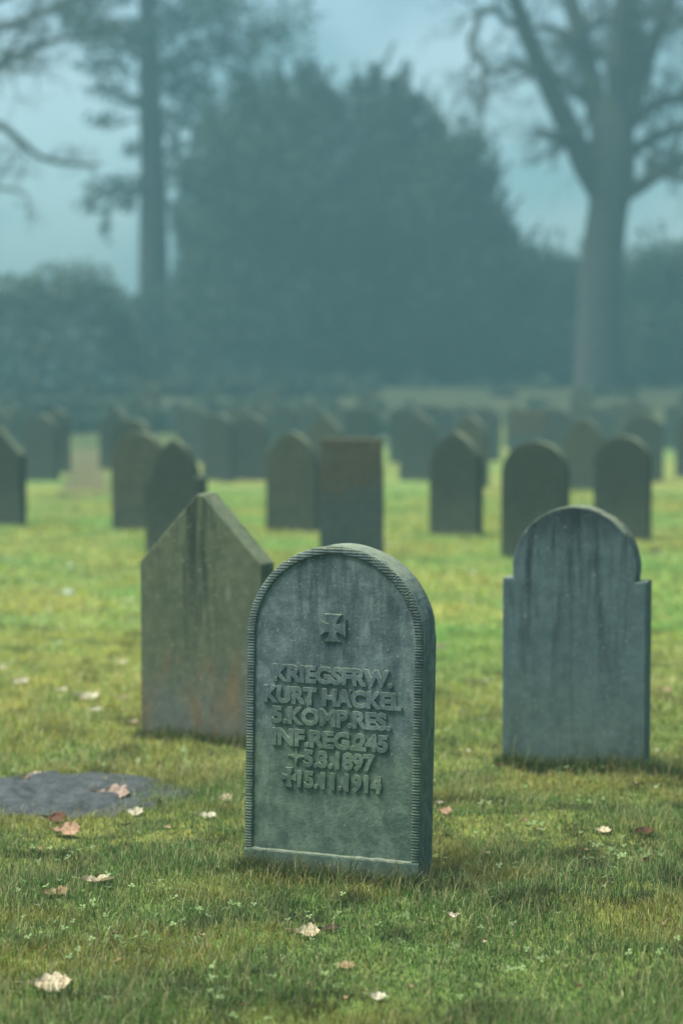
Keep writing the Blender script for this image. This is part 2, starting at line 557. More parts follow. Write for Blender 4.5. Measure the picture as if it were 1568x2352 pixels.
LINES = [("KRIEGSFRW.", .371, .546, 0.002), ("KURT HACKEL", .43, .484, 0.002), ("5.KOMP.RES.", .372, .425, 0.0),
         ("INF.REG.245", .362, .362, -.003), ("5.3.1897", .222, .305, .026), ("15.11.1914", .262, .244, .028)]
for txt, wid, zb, xc in LINES:
    wid *= .965
    me, o = text_verts(txt, wid, .0495)
    xc -= .005; zb += .021
    o[:, 0] += xc; o[:, 2] += zb
    me.vertices.foreach_set('co', o.ravel()); me.update()
    bm = bmesh.new(); bm.from_mesh(me)
    if txt == "KURT HACKEL":      # the two small dots beside the A's apex
        for dx in (.0505, .0725):
            c = []
            for i in range(8):
                a = 2 * PI * i / 8
                c.append((dx + .0042 * math.cos(a), zb + .0455 + .0042 * math.sin(a)))
            relief(bm, c, .001, .0085, .0008)
    if txt.startswith("5.3"):
        cx, cz = xc - wid / 2 - .022, zb + .027
        c = []
        for i in range(8):
            a = 2 * PI * i / 8 + PI / 2; r = .029 if i % 2 == 0 else .0088
            c.append((cx + r * math.cos(a), cz + r * math.sin(a)))
        relief(bm, c, .001, .0085, .0012)
    if txt.startswith("15."):
        cx, cz = xc - wid / 2 - .026, zb + .028
        q = [(-.0055, -.0285), (-.009, -.034), (.009, -.034), (.0055, -.0285)]
        c = [(-.012, -.031), (.012, -.031), (.0062, -.0085), (.0235, -.0135), (.0235, .0085), (.0062, .0035), (.0115, .0265), (-.0115, .0265), (-.0062, .0035), (-.0235, .0085), (-.0235, -.0135), (-.0062, -.0085)]
        relief(bm, [(cx + x, cz + z) for x, z in c], .001, .0085, .0010)
    m2 = bpy.data.meshes.new('inscription_line'); bm.to_mesh(m2); bm.free(); bpy.data.meshes.remove(me)
    link('inscription_line', m2, M_main, G0)

# cross pattee
bm = bmesh.new()
q = []
def arm(flip):
    L, b, s = .0405, .0265, .0115
    pts = [(s, s)]
    for i in range(1, 6):
        t = i / 5
        pts.append((s + (b - s) * t ** 2.0, s + (L - s) * t))
    return pts
A = arm(0)
up_r = A                                  # inner corner -> top right
pts = []
quad = A[1:]
c = []
# go counter-clockwise starting at right arm's upper inner corner
top = [(x, z) for x, z in quad]            # ascending to (b, L)
seq = top + [(-x, z) for x, z in reversed(top)] + [(-.0115, .0115)]
for rot in range(4):
    cs, sn = [(1, 0), (0, 1), (-1, 0), (0, -1)][rot]
    for x, z in seq: c.append((x * cs - z * sn, x * sn + z * cs))
c = [(x - .004, .727 + z) for x, z in c]
def ringv(sc, y): return [bm.verts.new(((x + .004) * sc - .004, y, .727 + (z - .727) * sc)) for x, z in c]
back = ringv(1.0, .0085); rim = ringv(.985, .0018); frn = ringv(.94, .0006)
for a_, b_ in ((back, rim), (rim, frn)):
    for i in range(44):
        j = (i + 1) % 44
        bm.faces.new((a_[i], a_[j], b_[j], b_[i]))
for k in range(4):
    Rr = [frn[(k * 11 - 1) % 44]] + [frn[k * 11 + i] for i in range(5)]
    Ll = [frn[k * 11 + 10 - i] for i in range(6)]
    for i in range(5): bm.faces.new((Rr[i], Rr[i + 1], Ll[i + 1], Ll[i]))
bm.faces.new([frn[k * 11 + 10] for k in range(4)])
bmesh.ops.recalc_face_normals(bm, faces=bm.faces)
me = bpy.data.meshes.new('cross_emblem'); bm.to_mesh(me); bm.free()
link('cross_emblem', me, M_main, G0)

# --- two neighbours
stone(461, 1702, 'pointed', .52, .975, M_point, 'tall pointed gravestone with rusty stains, behind the left edge of the inscribed one', yaw=-20, t=.135, zs=.705)
stone(1314, 1774, 'shoulder', .53, .972, M_right, 'blank gravestone with a rounded head on square shoulders, right of the inscribed one', yaw=-18.5, t=.115, zs=.707)

# --- third row, about 16 to 20 m away
B = M_back
stone(-6, 1208, 'pointed', .52, .97, B[0], 'dark gravestone with a sloping shoulder, cut off by the left picture edge', t=.13)
stone(314, 1220, 'round', .52, .95, B[1], 'arched gravestone half hidden on its right by the dark peaked one', t=.13, rise=.30)
stone(398, 1281, 'ogee', .50, .96, B[0], 'dark gravestone with a rounded peak and notched shoulders, just above the tall pointed one', t=.13)
stone(667, 1222, 'gothic', .50, .95, B[1], 'olive arched gravestone standing directly left of the flat topped block', t=.13, R=.36, zs=.60)
stone(805, 1284, 'flat', .51, .97, B[2], 'flat topped gravestone with a brown mossy head band, right above the inscribed one', t=.14, yaw=-8)
stone(1040, 1230, 'gothic', .475, .96, B[0], 'narrow sharply pointed gravestone with a brownish right flank', t=.16, yaw=-24, R=.8, zs=.62)
stone(1224, 1288, 'round', .535, .96, B[0], 'broad round topped dark gravestone behind the left shoulder of the blank one', t=.13)
stone(1424, 1246, 'round', .50, .95, B[0], 'round topped gravestone with a brown rim, behind the right side of the blank one', t=.15, yaw=-22)

# --- fourth and fifth rows
stone(91, 1106, 'round', .53, .96, B[3], 'grey arched gravestone beside the leaf strewn path on the far left', rise=.3)
stone(124, 1085, 'round', .46, 1.0, B[0], 'dark gravestone peeping out behind the grey arched one by the path')
stone(300, 1140, 'round', .55, .97, B[0], 'dark round gravestone behind the half hidden arched one')
stone(264, 1078, 'pointed', .56, 1.02, B[0], 'dark gravestone on the right of the leaf strewn path, behind two others', zs=.72)
stone(497, 1104, 'round', .46, .96, B[3], 'left stone of the two close round topped ones in the fourth row')
stone(573, 1104, 'round', .52, .96, B[3], 'right stone of the two close round topped ones in the fourth row')
stone(436, 1062, 'round', .52, .98, B[3], 'hazy square shouldered gravestone behind the left of the round pair', rise=.1)
stone(742, 1100, 'pointed', .55, .98, B[1], 'gabled olive gravestone peeping out behind the flat topped block', zs=.72)
stone(820, 1072, 'flat', .5, 1.0, B[0], 'dark square gravestone behind the right corner of the flat topped block')
stone(958, 1104, 'gothic', .56, .97, B[3], 'arched gravestone between the lit strip of lawn and the sharply pointed one', R=.45, zs=.6)
stone(926, 1064, 'round', .54, .98, B[0], 'dark gravestone behind the arched one beside the lit strip of lawn', rise=.12)
stone(1074, 1118, 'gothic', .52, .98, B[1], 'slanting edged gravestone just behind the sharply pointed one', R=.6, zs=.62, yaw=-26)
stone(1115, 1060, 'round', .5, .99, B[3], 'small hazy round gravestone behind the slanting edged one')
stone(1212, 1070, 'flat', .66, .95, B[2], 'wide flat topped brownish gravestone behind the broad round dark one')
stone(1337, 1126, 'gothic', .52, .96, B[1], 'olive pointed arch gravestone between the two dark round ones', R=.4, zs=.58)
stone(1276, 1066, 'round', .5, .98, B[3], 'hazy gravestone between the wide flat one and the pointed arch')
stone(1474, 1108, 'round', .56, .97, B[3], 'rounded gravestone with a square right shoulder, by the right hand strip of lawn', rise=.27)
stone(1590, 1100, 'round', .52, .98, B[3], 'dark gravestone mostly cut off by the right picture edge')
FAR = 'farthest gravestones fading in the haze'
for u, Y, kd in ((20, 41, 'round'), (330, 43, 'round'), (520, 41, 'round'), (596, 43, 'gothic'), (655, 40, 'round'), (700, 43, 'flat'),
                 (775, 44, 'gothic'), (850, 46, 'round'), (975, 42, 'round'), (1025, 44, 'pointed'), (1065, 41, 'round'), (1180, 43, 'gothic'), (1245, 42, 'round'),
                 (1325, 44, 'round'), (1375, 41, 'round'), (1420, 43, 'flat'), (1455, 45, 'round'), (1545, 43, 'round'), (-30, 44, 'round'), (1610, 42, 'gothic'),
                 *[(uu, 37 + (i * 7 % 11) * 1.05, ('round', 'flat', 'gothic', 'round', 'pointed')[i % 5]) for i, uu in enumerate((-10, 60, 272, 345, 452, 545, 622, 726, 846, 940, 1002, 1108, 1190, 1252, 1330, 1398, 1470, 1582))]):
    stone(u + random.uniform(-6, 6), 0, kd, random.uniform(.46, .55), random.uniform(.92, 1.0), random.choice((B[0], B[3], B[1])),
          'small blurred gravestone among the last hazy rows in front of the shrubs', Y=Y, group=FAR, yaw=-19 + random.uniform(-3, 3))

# ------------------------------------------------------------------ ground
def grid(xs, ys):
    X, Y = np.meshgrid(xs, ys)
    Z = terrain(X, Y)
    v = np.stack([X.ravel(), Y.ravel(), Z.ravel()], 1)
    nx, ny = len(xs), len(ys)
    i = np.arange(nx * ny).reshape(ny, nx)
    f = np.stack([i[:-1, :-1].ravel(), i[:-1, 1:].ravel(), i[1:, 1:].ravel(), i[1:, :-1].ravel()], 1)
    return v, f


ys = np.concatenate([np.linspace(-30, 3, 12), np.arange(3.1, 11, .04), np.arange(11, 26, .12), np.arange(26, 62, .5), np.linspace(62, 230, 20)])
xs = np.concatenate([np.linspace(-120, -9, 14), np.arange(-8.5, -3, .3), np.arange(-3, 3, .05), np.arange(3, 8.6, .3), np.linspace(9, 120, 14)])
v, f = grid(xs, ys)
me = mesh_np('lawn', v, [f])
m, nt, out = newmat('lawn_turf')
tc = nt.nodes.new('ShaderNodeTexCoord'); ob = tc.outputs['Object']
a = noise(nt, ob, 1.1, 6, .6); b = noise(nt, ob, 5.0, 6, .65); c_ = noise(nt, ob, 45, 5, .7); e = noise(nt, ob, .35, 4, .5)
col = mix(nt, ramp(nt, a, .35, .65), (.13, .165, .04), (.25, .26, .06))
col = mix(nt, mth(nt, 'MULTIPLY', ramp(nt, e, .42, .6), .7), col, (.10, .20, .05))
col = mix(nt, ramp(nt, b, .40, .75), col, mix(nt, 1, col, (.62, .62, .55), 'MULTIPLY'))
col = mix(nt, mth(nt, 'MULTIPLY', ramp(nt, c_, .45, .75), .6), col, (.05, .05, .018))
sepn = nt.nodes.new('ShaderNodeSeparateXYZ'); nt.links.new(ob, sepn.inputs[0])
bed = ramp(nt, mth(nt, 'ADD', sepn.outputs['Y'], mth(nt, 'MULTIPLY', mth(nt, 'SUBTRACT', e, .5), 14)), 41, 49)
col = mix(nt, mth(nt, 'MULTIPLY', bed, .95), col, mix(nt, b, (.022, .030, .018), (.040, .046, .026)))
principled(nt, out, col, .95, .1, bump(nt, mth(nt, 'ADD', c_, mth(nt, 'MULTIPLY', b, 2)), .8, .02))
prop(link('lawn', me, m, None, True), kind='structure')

# path of dead leaves and worn turf between the rows on the left, laid on the lawn
def ribbon(name, cl, half, lift, mat, step=.35):
    vv = []; ff = []
    nn = 0
    for i, (x, y) in enumerate(cl):
        hw = half * (.8 + .5 * float(vnoise(x, y, 1.1, 5)))
        for k in range(7):
            t = k / 6 * 2 - 1
            xx = x + hw * t + .06 * (float(vnoise(y * 2, k, .7, 3)) - .5)
            vv.append((xx, y, gz(xx, y) + lift * (1 - t ** 4) - .004 * (abs(t) > .99)))
    for i in range(len(cl) - 1):
        for k in range(6):
            ff.append((i * 7 + k, i * 7 + k + 1, (i + 1) * 7 + k + 1, (i + 1) * 7 + k))
    me = mesh_np(name, np.array(vv), [np.array(ff)])
    return link(name, me, mat, None, True)


M_path = flat_mat('worn_leafy_turf', (.080, .062, .024), (.065, .075, .022), 3.0, .95)
cl = []
for y in np.arange(24.5, 43, .25):
    x = at(195, 900, y).x
    cl.append((x, float(y)))
prop(ribbon('path', cl, .36, .006, M_path), kind='structure')

# bare soil patch, left foreground
SOILC = ground(85, 1832)
vv = []; ff = []
nr, na = 26, 110
SX, SY = .55, .36
for i in range(nr + 1):
    r = i / nr
    for k in range(na):
        th = 2 * PI * k / na
        wob = 1 + .22 * (float(vnoise(math.cos(th) * 2 + 5, math.sin(th) * 2 + 5, .6, 4)) - .5) + .22 * (float(vnoise(math.cos(th) * 9, math.sin(th) * 9, .6, 1)) - .5)
        x = SOILC.x + SX * r * wob * math.cos(th); y = SOILC.y + SY * r * wob * math.sin(th)
        z = gz(x, y) + .018 * (1 - r ** 2) + .016 * (float(vnoise(x, y, .05, 2)) - .5) + .02 * (float(vnoise(x, y, .12, 3)) - .5) + .007 - .02 * (r > .97)
        vv.append((x, y, z))
for i in range(nr):
    for k in range(na):
        k2 = (k + 1) % na
        ff.append((i * na + k, i * na + k2, (i + 1) * na + k2, (i + 1) * na + k))
M_soil = flat_mat('bare_sandy_soil', (.022, .027, .030), (.055, .064, .070), 26, .95, 0, 1.0)
prop(link('soil', mesh_np('soil', np.array(vv), [np.array(ff)]), M_soil, None, True), kind='structure')


def in_soil(x, y, k=1.0):
    return ((x - SOILC.x) / (SX * k)) ** 2 + ((y - SOILC.y) / (SY * k)) ** 2 < 1


# ------------------------------------------------------------------ grass
def blades(num, y0, y1, width, h0, h1, seed, long_share=.02, margin=.45):
    r = np.random.default_rng(seed)
    wmax = .1705 * y1 + margin
    # sample with density ~ uniform in area
    P = []
    got = 0
    while got < num:
        y = y0 + (y1 - y0) * np.sqrt(r.random(num * 2) * (1 - (y0 / y1) ** 2) + (y0 / y1) ** 2) if False else r.uniform(y0, y1, num * 2)
        x = r.uniform(-wmax, wmax, num * 2)
        ok = np.abs(x) < .1705 * y + margin
        ok &= ~in_soil(x, y, .93)
        rs = ((x - SOILC.x) / SX) ** 2 + ((y - SOILC.y) / SY) ** 2
        ok |= (rs < .9) & (r.random(num * 2) < .09 + .85 * smooth(.3, .85, rs + .7 * (vnoise(x, y, .09, 1) - .5))) & (np.abs(x) < .1705 * y + margin)
        # thinner in some spots
        ok &= r.random(num * 2) < (.35 + .9 * vnoise(x, y, .13, 4))
        P.append(np.stack([x[ok], y[ok]], 1)); got += ok.sum()
    P = np.concatenate(P)[:num]
    x, y = P[:, 0], P[:, 1]
    z = terrain(x, y) - .003
    th = r.uniform(0, 2 * PI, num)
    hh = r.uniform(h0, h1, num) * (.55 + .9 * vnoise(x, y, .33, 5))
    lean = np.clip(np.abs(r.normal(0, .75, num)) + .2, 0, 1.75)
    lg = r.random(num) < long_share
    hh = np.where(lg, hh * r.uniform(1.4, 2.6, num), hh)
    wd = width * r.uniform(.6, 1.3, num) * np.where(lg, .8, 1)
    dx, dy = np.cos(th), np.sin(th)
    tw = th + r.normal(PI / 2, .5, num)
    sx, sy = np.cos(tw) * wd / 2, np.sin(tw) * wd / 2
    V = np.empty((num, 5, 3))
    b1 = lean * .45; b2 = lean * 1.25
    mx = x + dx * hh * .55 * np.sin(b1); my = y + dy * hh * .55 * np.sin(b1); mz = z + hh * .55 * np.cos(b1)
    tx = mx + dx * hh * .5 * np.sin(b2); ty = my + dy * hh * .5 * np.sin(b2); tz = np.maximum(mz + hh * .5 * np.cos(b2), z + .004)
    V[:, 0] = np.stack([x - sx, y - sy, z], 1); V[:, 1] = np.stack([x + sx, y + sy, z], 1)
    V[:, 2] = np.stack([mx + sx * .85, my + sy * .85, mz], 1); V[:, 3] = np.stack([mx - sx * .85, my - sy * .85, mz], 1)
    V[:, 4] = np.stack([tx, ty, tz], 1)
    G = np.array((.056, .118, .018)); Yl = np.array((.178, .172, .022)); S = np.array((.24, .22, .10)); D = np.array((.030, .052, .014)); Bt = np.array((.11, .215, .05))
    n1 = vnoise(x, y, .75, 0) * .6 + vnoise(x, y, .22, 1) * .4
    fy = smooth(.40, .62, n1)[:, None]
    fy = np.clip(fy + .45 * smooth(6.2, 8.5, y)[:, None] - .15 * smooth(5.3, 4.6, y)[:, None], 0, 1)  # yellower with distance, part of the sunlit far lawn painted into the blades
    col = G * (1 - fy) + Yl * fy
    u = r.random(num)
    col = np.where((u < .12)[:, None], D * .5 + col * .5, col)
    col = np.where(((u > .90) | lg)[:, None], S * .85 + col * .15, col)
    col = np.where(((u > .12) & (u < .24))[:, None], Bt, col)
    col = np.where(((u > .24) & (u < .31))[:, None], np.array((.26, .31, .15)), col)
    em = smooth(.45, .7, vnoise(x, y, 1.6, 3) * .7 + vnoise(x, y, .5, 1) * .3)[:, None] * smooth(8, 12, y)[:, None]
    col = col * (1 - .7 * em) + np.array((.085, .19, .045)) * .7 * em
    pd = smooth(.58, .75, vnoise(x, y, .10, 2) * .7 + vnoise(x, y, .31, 3) * .3)[:, None]
    col = col * (1 - .5 * pd)
    col = col * r.uniform(.5, 1.75, num)[:, None] * (.92 + .95 * smooth(5.4, 11, y))[:, None]  # blades brighten with distance: sunlight and haze on the far lawn, put into colour
    return V, col


Vs = []; Cs = []
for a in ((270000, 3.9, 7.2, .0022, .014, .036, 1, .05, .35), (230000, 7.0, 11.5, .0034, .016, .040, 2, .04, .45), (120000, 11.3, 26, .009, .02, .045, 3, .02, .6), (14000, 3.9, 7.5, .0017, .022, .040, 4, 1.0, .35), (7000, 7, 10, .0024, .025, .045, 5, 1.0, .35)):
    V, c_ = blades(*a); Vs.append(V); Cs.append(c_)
# tufts that stand up against the feet of the near stones
def tuft_line(p, W, yaw, n, h, seed):
    r = np.random.default_rng(seed)
    V, c = blades(n, 5, 7, .0026, h * .5, h, seed, .05)
    base = V[:, :2].mean(1)
    t = r.uniform(-W / 2 - .02, W / 2 + .16, n); d = -np.abs(r.normal(0, .025, n)) - .003
    a = math.radians(yaw)
    nx = p.x + t * math.cos(a) - d * math.sin(a); ny = p.y + t * math.sin(a) + d * math.cos(a)
    off = np.stack([nx - base[:, 0], ny - base[:, 1], terrain(nx, ny) - terrain(base[:, 0], base[:, 1])], 1)
    return V + off[:, None, :], c
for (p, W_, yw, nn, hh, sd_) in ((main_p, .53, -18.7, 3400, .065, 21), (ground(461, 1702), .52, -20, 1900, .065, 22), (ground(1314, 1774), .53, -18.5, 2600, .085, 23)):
    V, c_ = tuft_line(p, W_, yw, nn, hh, sd_); Vs.append(V); Cs.append(c_ * .62)  # tuft colour darkened to paint contact shade where stones meet the lawn
V = np.concatenate(Vs); c_ = np.concatenate(Cs)
nb = len(V)
base = (np.arange(nb) * 5)[:, None]
quad = base + np.array([[0, 1, 2, 3]]); tri = base + np.array([[3, 2, 4]])
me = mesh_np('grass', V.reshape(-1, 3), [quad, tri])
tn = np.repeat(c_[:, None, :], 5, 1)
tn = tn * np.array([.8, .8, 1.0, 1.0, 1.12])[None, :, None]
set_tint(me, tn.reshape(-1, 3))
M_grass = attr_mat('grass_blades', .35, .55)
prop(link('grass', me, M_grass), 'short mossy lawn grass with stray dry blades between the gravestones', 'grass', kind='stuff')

# clover leaflets in small drifts
r = np.random.default_rng(5)
cv = []; cf = []; cc = []
drifts = [(1400, 1965, 30, .07), (1340, 1975, 14, .10), (1440, 1990, 16, .06), (500, 2120, 14, .08), (250, 2085, 16, .12), (120, 1985, 16, .06), (400, 2060, 14, .10), (760, 2120, 12, .10), (150, 2170, 14, .08),
          (300, 2190, 20, .07), (1220, 1920, 16, .14), (1100, 2030, 12, .12), (1350, 2050, 16, .14), (900, 2150, 14, .15), (450, 2310, 14, .10), (1250, 2200, 16, .2), (620, 2220, 12, .15), (60, 2080, 12, .1), (1480, 2240, 12, .1),
          (160, 1775, 20, .2), (420, 1760, 20, .2), (1350, 1850, 24, .25), (1100, 1800, 20, .25), (700, 2290, 12, .2), (1000, 2260, 12, .2)]
for (u, v_, num, sp) in drifts:
    p = ground(u, v_)
    for _ in range(num):
        x = p.x + r.normal(0, sp); y = p.y + r.normal(0, sp)
        zc = gz(x, y) + r.uniform(.022, .04)
        yaw = r.uniform(0, 2 * PI); s = r.uniform(.006, .010); tl = r.normal(0, .35, 2)
        shade = np.array((.17, .25, .10)) * r.uniform(.6, 1.25)
        for l in range(3):
            a0 = yaw + l * 2 * PI / 3
            i0 = len(cv)
            for (rr, aa) in ((0, 0), (.8, -.62), (1.15, -.3), (1.02, 0), (1.15, .3), (.8, .62)):
                dx, dy = s * rr * math.cos(a0 + aa), s * rr * math.sin(a0 + aa)
                cv.append((x + dx, y + dy, zc + dx * tl[0] + dy * tl[1] + .1 * s * rr)); cc.append(shade)
            cf.append(tuple(range(i0, i0 + 6)))
me = mesh_np('clover', np.array(cv), [np.array(cf)]); set_tint(me, np.array(cc))
prop(link('clover', me, attr_mat('clover_leaf', .25, .5)), 'pale green clover leaves scattered through the front lawn', 'clover', kind='stuff')

# ------------------------------------------------------------------ fallen leaves
LM = {
    'cream': leaf_mat('leaf_cream', (.62, .54, .38), (.48, .40, .26)),
    'pale': leaf_mat('leaf_pale', (.58, .54, .43), (.44, .41, .31)),
    'pink': leaf_mat('leaf_pinkish', (.38, .25, .16), (.28, .175, .105)),
    'lilac': leaf_mat('leaf_lilac', (.34, .26, .21), (.25, .18, .14)),
    'tan': leaf_mat('leaf_tan', (.30, .22, .12), (.20, .14, .07)),
    'russet': leaf_mat('leaf_russet', (.12, .048, .022), (.065, .026, .013)),
    'dark': leaf_mat('leaf_dark', (.055, .034, .018), (.035, .022, .012)),
    'lime': leaf_mat('leaf_lime', (.27, .36, .13), (.20, .29, .09), .35),
    'aqua': leaf_mat('leaf_bleached', (.36, .47, .38), (.28, .38, .30)),
}


def leaf_mesh(L, Wd, lobes, curl, fold, seed):
    r = random.Random(seed)
    nu, nvv = 28, 9
    vv = []; ff = []
    asym = r.uniform(-.4, .4); ph = r.uniform(0, 6)
    for i in range(nu + 1):
        t = i / nu
        env = (math.sin(PI * min(1, t * .98 + .01)) ** .75) * (.55 + .75 * t if t < .75 else 1.11 - (t - .75) * .9)
        for k in range(nvv):
            s = k / (nvv - 1) * 2 - 1
            lob = 1.0
            if lobes: lob = .60 + .42 * abs(math.sin(PI * lobes * t + (.35 if s > 0 else 0) + ph * .05)) ** .7
            wd = Wd / 2 * max(.03, env) * lob
            x = (t - .5) * L + .10 * L * abs(s) * (1 if t < .8 else .3)
            y = s * wd
            z = curl * L * ((t - .5) * 2) ** 2 * (1 + asym * (t - .5) * 2) + fold * wd * abs(s) ** 1.4 + .05 * L * math.sin(5 * t + ph + 2 * s) * abs(s)
            z += .012 * L * math.sin(26 * t) * abs(s)
            vv.append((x, y, z))
    for i in range(nu):
        for k in range(nvv - 1):
            a = i * nvv + k
            ff.append((a, a + 1, a + nvv + 1, a + nvv))
    n0 = len(vv)
    # stalk
    zc = curl * L * (1 - asym)
    for i in range(4):
        t = i / 3
        for (dy, dz) in ((-.0009, 0), (.0009, 0), (0, .0014)):
            vv.append((-.5 * L - t * .22 * L, dy + .02 * L * t * t, zc + dz + t * .04 * L))
    for i in range(3):
        for k in range(3):
            k2 = (k + 1) % 3
            ff.append((n0 + i * 3 + k, n0 + i * 3 + k2, n0 + i * 3 + 3 + k2, n0 + i * 3 + 3 + k))
    return mesh_np('oak_leaf', np.array(vv), [np.array(ff)])


LEAVES = 'dead leaves fallen on the lawn'
# u, v, width px, material, lobes, curl, fold, pitch deg (stand-up towards the camera), yaw deg, label
leafs = [
 (112, 2272, 118, 'cream', 4, .10, .25, 26, 8, 'large cream oak leaf with bold lobes in the bottom left corner of the lawn'),
 (866, 2298, 52, 'pale', 3, .15, .5, 22, -12, 'small pale curled leaf near the bottom edge, left of the lime green sprig'),
 (1092, 2274, 44, 'lime', 2, .10, .2, 48, 60, 'lime green leaf standing up in the grass near the bottom edge'),
 (700, 2152, 74, 'cream', 4, .18, .6, 28, 6, 'crumpled cream and brown leaf on the grass in front of the inscribed stone'),
 (752, 2142, 60, 'dark', 3, .12, .6, 15, 14, 'dark brown leaf touching the crumpled cream one'),
 (790, 2224, 66, 'tan', 3, .05, .3, 8, 4, 'flat tan leaf sunk in the grass below the crumpled cream one'),
 (1042, 2110, 44, 'pale', 2, .25, .7, 26, -35, 'narrow whitish curled leaf right of the inscribed stone\'s foot'),
 (122, 2060, 76, 'tan', 4, .15, .5, 22, -6, 'tan curled leaf in the left foreground above the large cream one'),
 (222, 2030, 86, 'cream', 2, .12, .9, 10, 14, 'long thin leaf rolled up edge on, left foreground'),
 (146, 1916, 84, 'pink', 3, .12, .3, 30, 6, 'salmon pink leaf below the bare soil patch'),
 (124, 1888, 66, 'russet', 3, .18, .5, 26, -12, 'dark russet leaf right behind the salmon pink one'),
 (252, 1832, 104, 'lilac', 3, .10, .4, 18, -8, 'long pinkish lilac leaf lying on the bare soil patch'),
 (78, 1786, 46, 'cream', 3, .15, .4, 20, 10, 'small cream leaf on the back edge of the bare soil patch'),
 (308, 1871, 54, 'pale', 3, .12, .4, 22, -14, 'pale leaf at the right front edge of the soil patch'),
 (474, 1880, 62, 'pale', 2, .10, .7, 12, -18, 'narrow pale leaf left of the inscribed stone, lying flat'),
 (512, 1840, 46, 'cream', 4, .15, .3, 50, 40, 'cream leaf tilted upright beside the left edge of the inscribed stone'),
 (1020, 1868, 44, 'pink', 4, .15, .3, 35, -24, 'pale pink star shaped leaf just right of the inscribed stone'),
 (1008, 1846, 26, 'pale', 2, .12, .4, 16, 0, 'tiny white leaf above the star shaped pink one'),
 (1382, 1912, 50, 'cream', 3, .12, .4, 12, 3, 'cream leaf half sunk in grass in front of the blank shouldered stone'),
 (1478, 1914, 56, 'russet', 3, .12, .4, 12, -4, 'flat red brown leaf near the right edge'),
 (1476, 1986, 54, 'russet', 3, .12, .3, 62, 75, 'russet leaf standing upright among clover near the right edge'),
 (1524, 1588, 40, 'pink', 3, .15, .4, 26, -12, 'pale pink leaf right of the blank shouldered stone'),
 (1006, 1490, 34, 'lilac', 3, .15, .4, 45, 20, 'whitish lilac leaf behind the right flank of the inscribed stone'),
 (46, 1570, 50, 'pale', 3, .10, .4, 28, -4, 'whitish leaf near the left edge, level with the foot of the pointed stone'),
 (2, 1536, 30, 'pale', 3, .10, .4, 38, 20, 'whitish leaf cut off by the left picture edge'),
 (200, 1606, 66, 'pale', 3, .18, .3, 24, 4, 'broad white leaf midway between the left edge and the pointed stone'),
 (140, 1586, 34, 'pale', 2, .12, .4, 22, -16, 'small white leaf up and left of the broad white one'),
 (274, 1607, 40, 'lilac', 3, .12, .4, 22, 6, 'pinkish white leaf right of the broad white one'),
 (216, 1634, 38, 'pale', 3, .12, .4, 22, 16, 'small pale leaf below the broad white one'),
 (300, 1660, 40, 'lilac', 2, .10, .4, 10, -12, 'thin pale leaf just left of the pointed stone\'s foot'),
 (148, 1362, 42, 'aqua', 3, .12, .3, 20, -6, 'bleached bluish leaf on the far left lawn, the brightest there'),
 (290, 1380, 36, 'pale', 2, .12, .4, 16, -4, 'pale flat leaf left of the pointed stone\'s shoulder'),
 (272, 1524, 38, 'pale', 2, .12, .4, 16, 8, 'pale leaf halfway up the pointed stone, on its left'),
 (158, 1300, 26, 'aqua', 2, .12, .3, 24, 0, 'small bleached leaf above the brightest bluish one'),
 (14, 1282, 26, 'pale', 2, .12, .3, 28, 0, 'pale leaf at the far left edge below the cut off stone'),
 (134, 1476, 30, 'aqua', 2, .12, .3, 18, 10, 'small bluish leaf in the middle of the left lawn'),
 (1060, 1310, 22, 'dark', 2, .12, .4, 28, 0, 'dark brown leaf on the lawn behind the inscribed stone\'s right shoulder'),
 (1500, 1266, 36, 'dark', 3, .15, .4, 40, 0, 'dark brown leaf clump at the foot of the brown rimmed stone'),
 (890, 1252, 22, 'pale', 2, .12, .4, 40, 0, 'white leaf at the right foot of the flat topped block'),
 (1082, 1316, 22, 'pale', 2, .12, .4, 28, 0, 'pale leaf beside the dark brown one behind the inscribed stone'),
]
LG = 'small pale leaves sprinkled on the lawn'
for _ in range(46):
    side = random.random()
    v_ = random.choice((random.uniform(1240, 1500), random.uniform(1500, 1800)))
    u_ = random.uniform(10, 315) if side < .6 else random.uniform(1010, 1140) if side < .82 else random.uniform(1495, 1560)
    leafs.append((u_, v_, random.uniform(10, 22), random.choice(('pale', 'pale', 'aqua', 'tan')), 2, .12, .4, random.uniform(8, 30), random.uniform(-30, 30), None))
rl = random.Random(99)
for _ in range(44):
    u_, v_ = rl.uniform(10, 1560), rl.uniform(1760, 2345)
    if 540 < u_ < 1030 and v_ < 2060: continue
    leafs.append((u_, v_, rl.uniform(12, 30), rl.choice(('tan', 'tan', 'dark', 'cream', 'tan', 'russet')), rl.choice((2, 3)), rl.uniform(.1, .3), rl.uniform(.4, .9), rl.uniform(-5, 30), rl.uniform(-60, 60), 'scrap'))
for i, (u, v_, wpx, mt, lb, cu, fo, pt, yw, lab) in enumerate(leafs):
    p = ground(u, v_ + 4)
    dist = p.y
    L = wpx / F * dist * .92
    me = leaf_mesh(L, L * (.62 if lb >= 3 else .42), lb, cu, fo, i)
    o = link('oak_leaf', me, LM[mt], None, True)
    o.location = (p.x, p.y, p.z + .007 + .16 * L * math.sin(math.radians(pt)))
    o.rotation_euler = (math.radians(pt), 0, math.radians(yw))
    if lab == 'scrap':
        o.location.z += .010; prop(o, 'small withered leaf scrap half buried in the front lawn', 'leaf', 'withered leaf scraps in the front lawn')
    elif lab: prop(o, lab, 'leaf', LEAVES)
    else: prop(o, 'tiny pale leaf fleck among many on the blurred lawn beside the pointed and blank stones', 'leaf', LG)

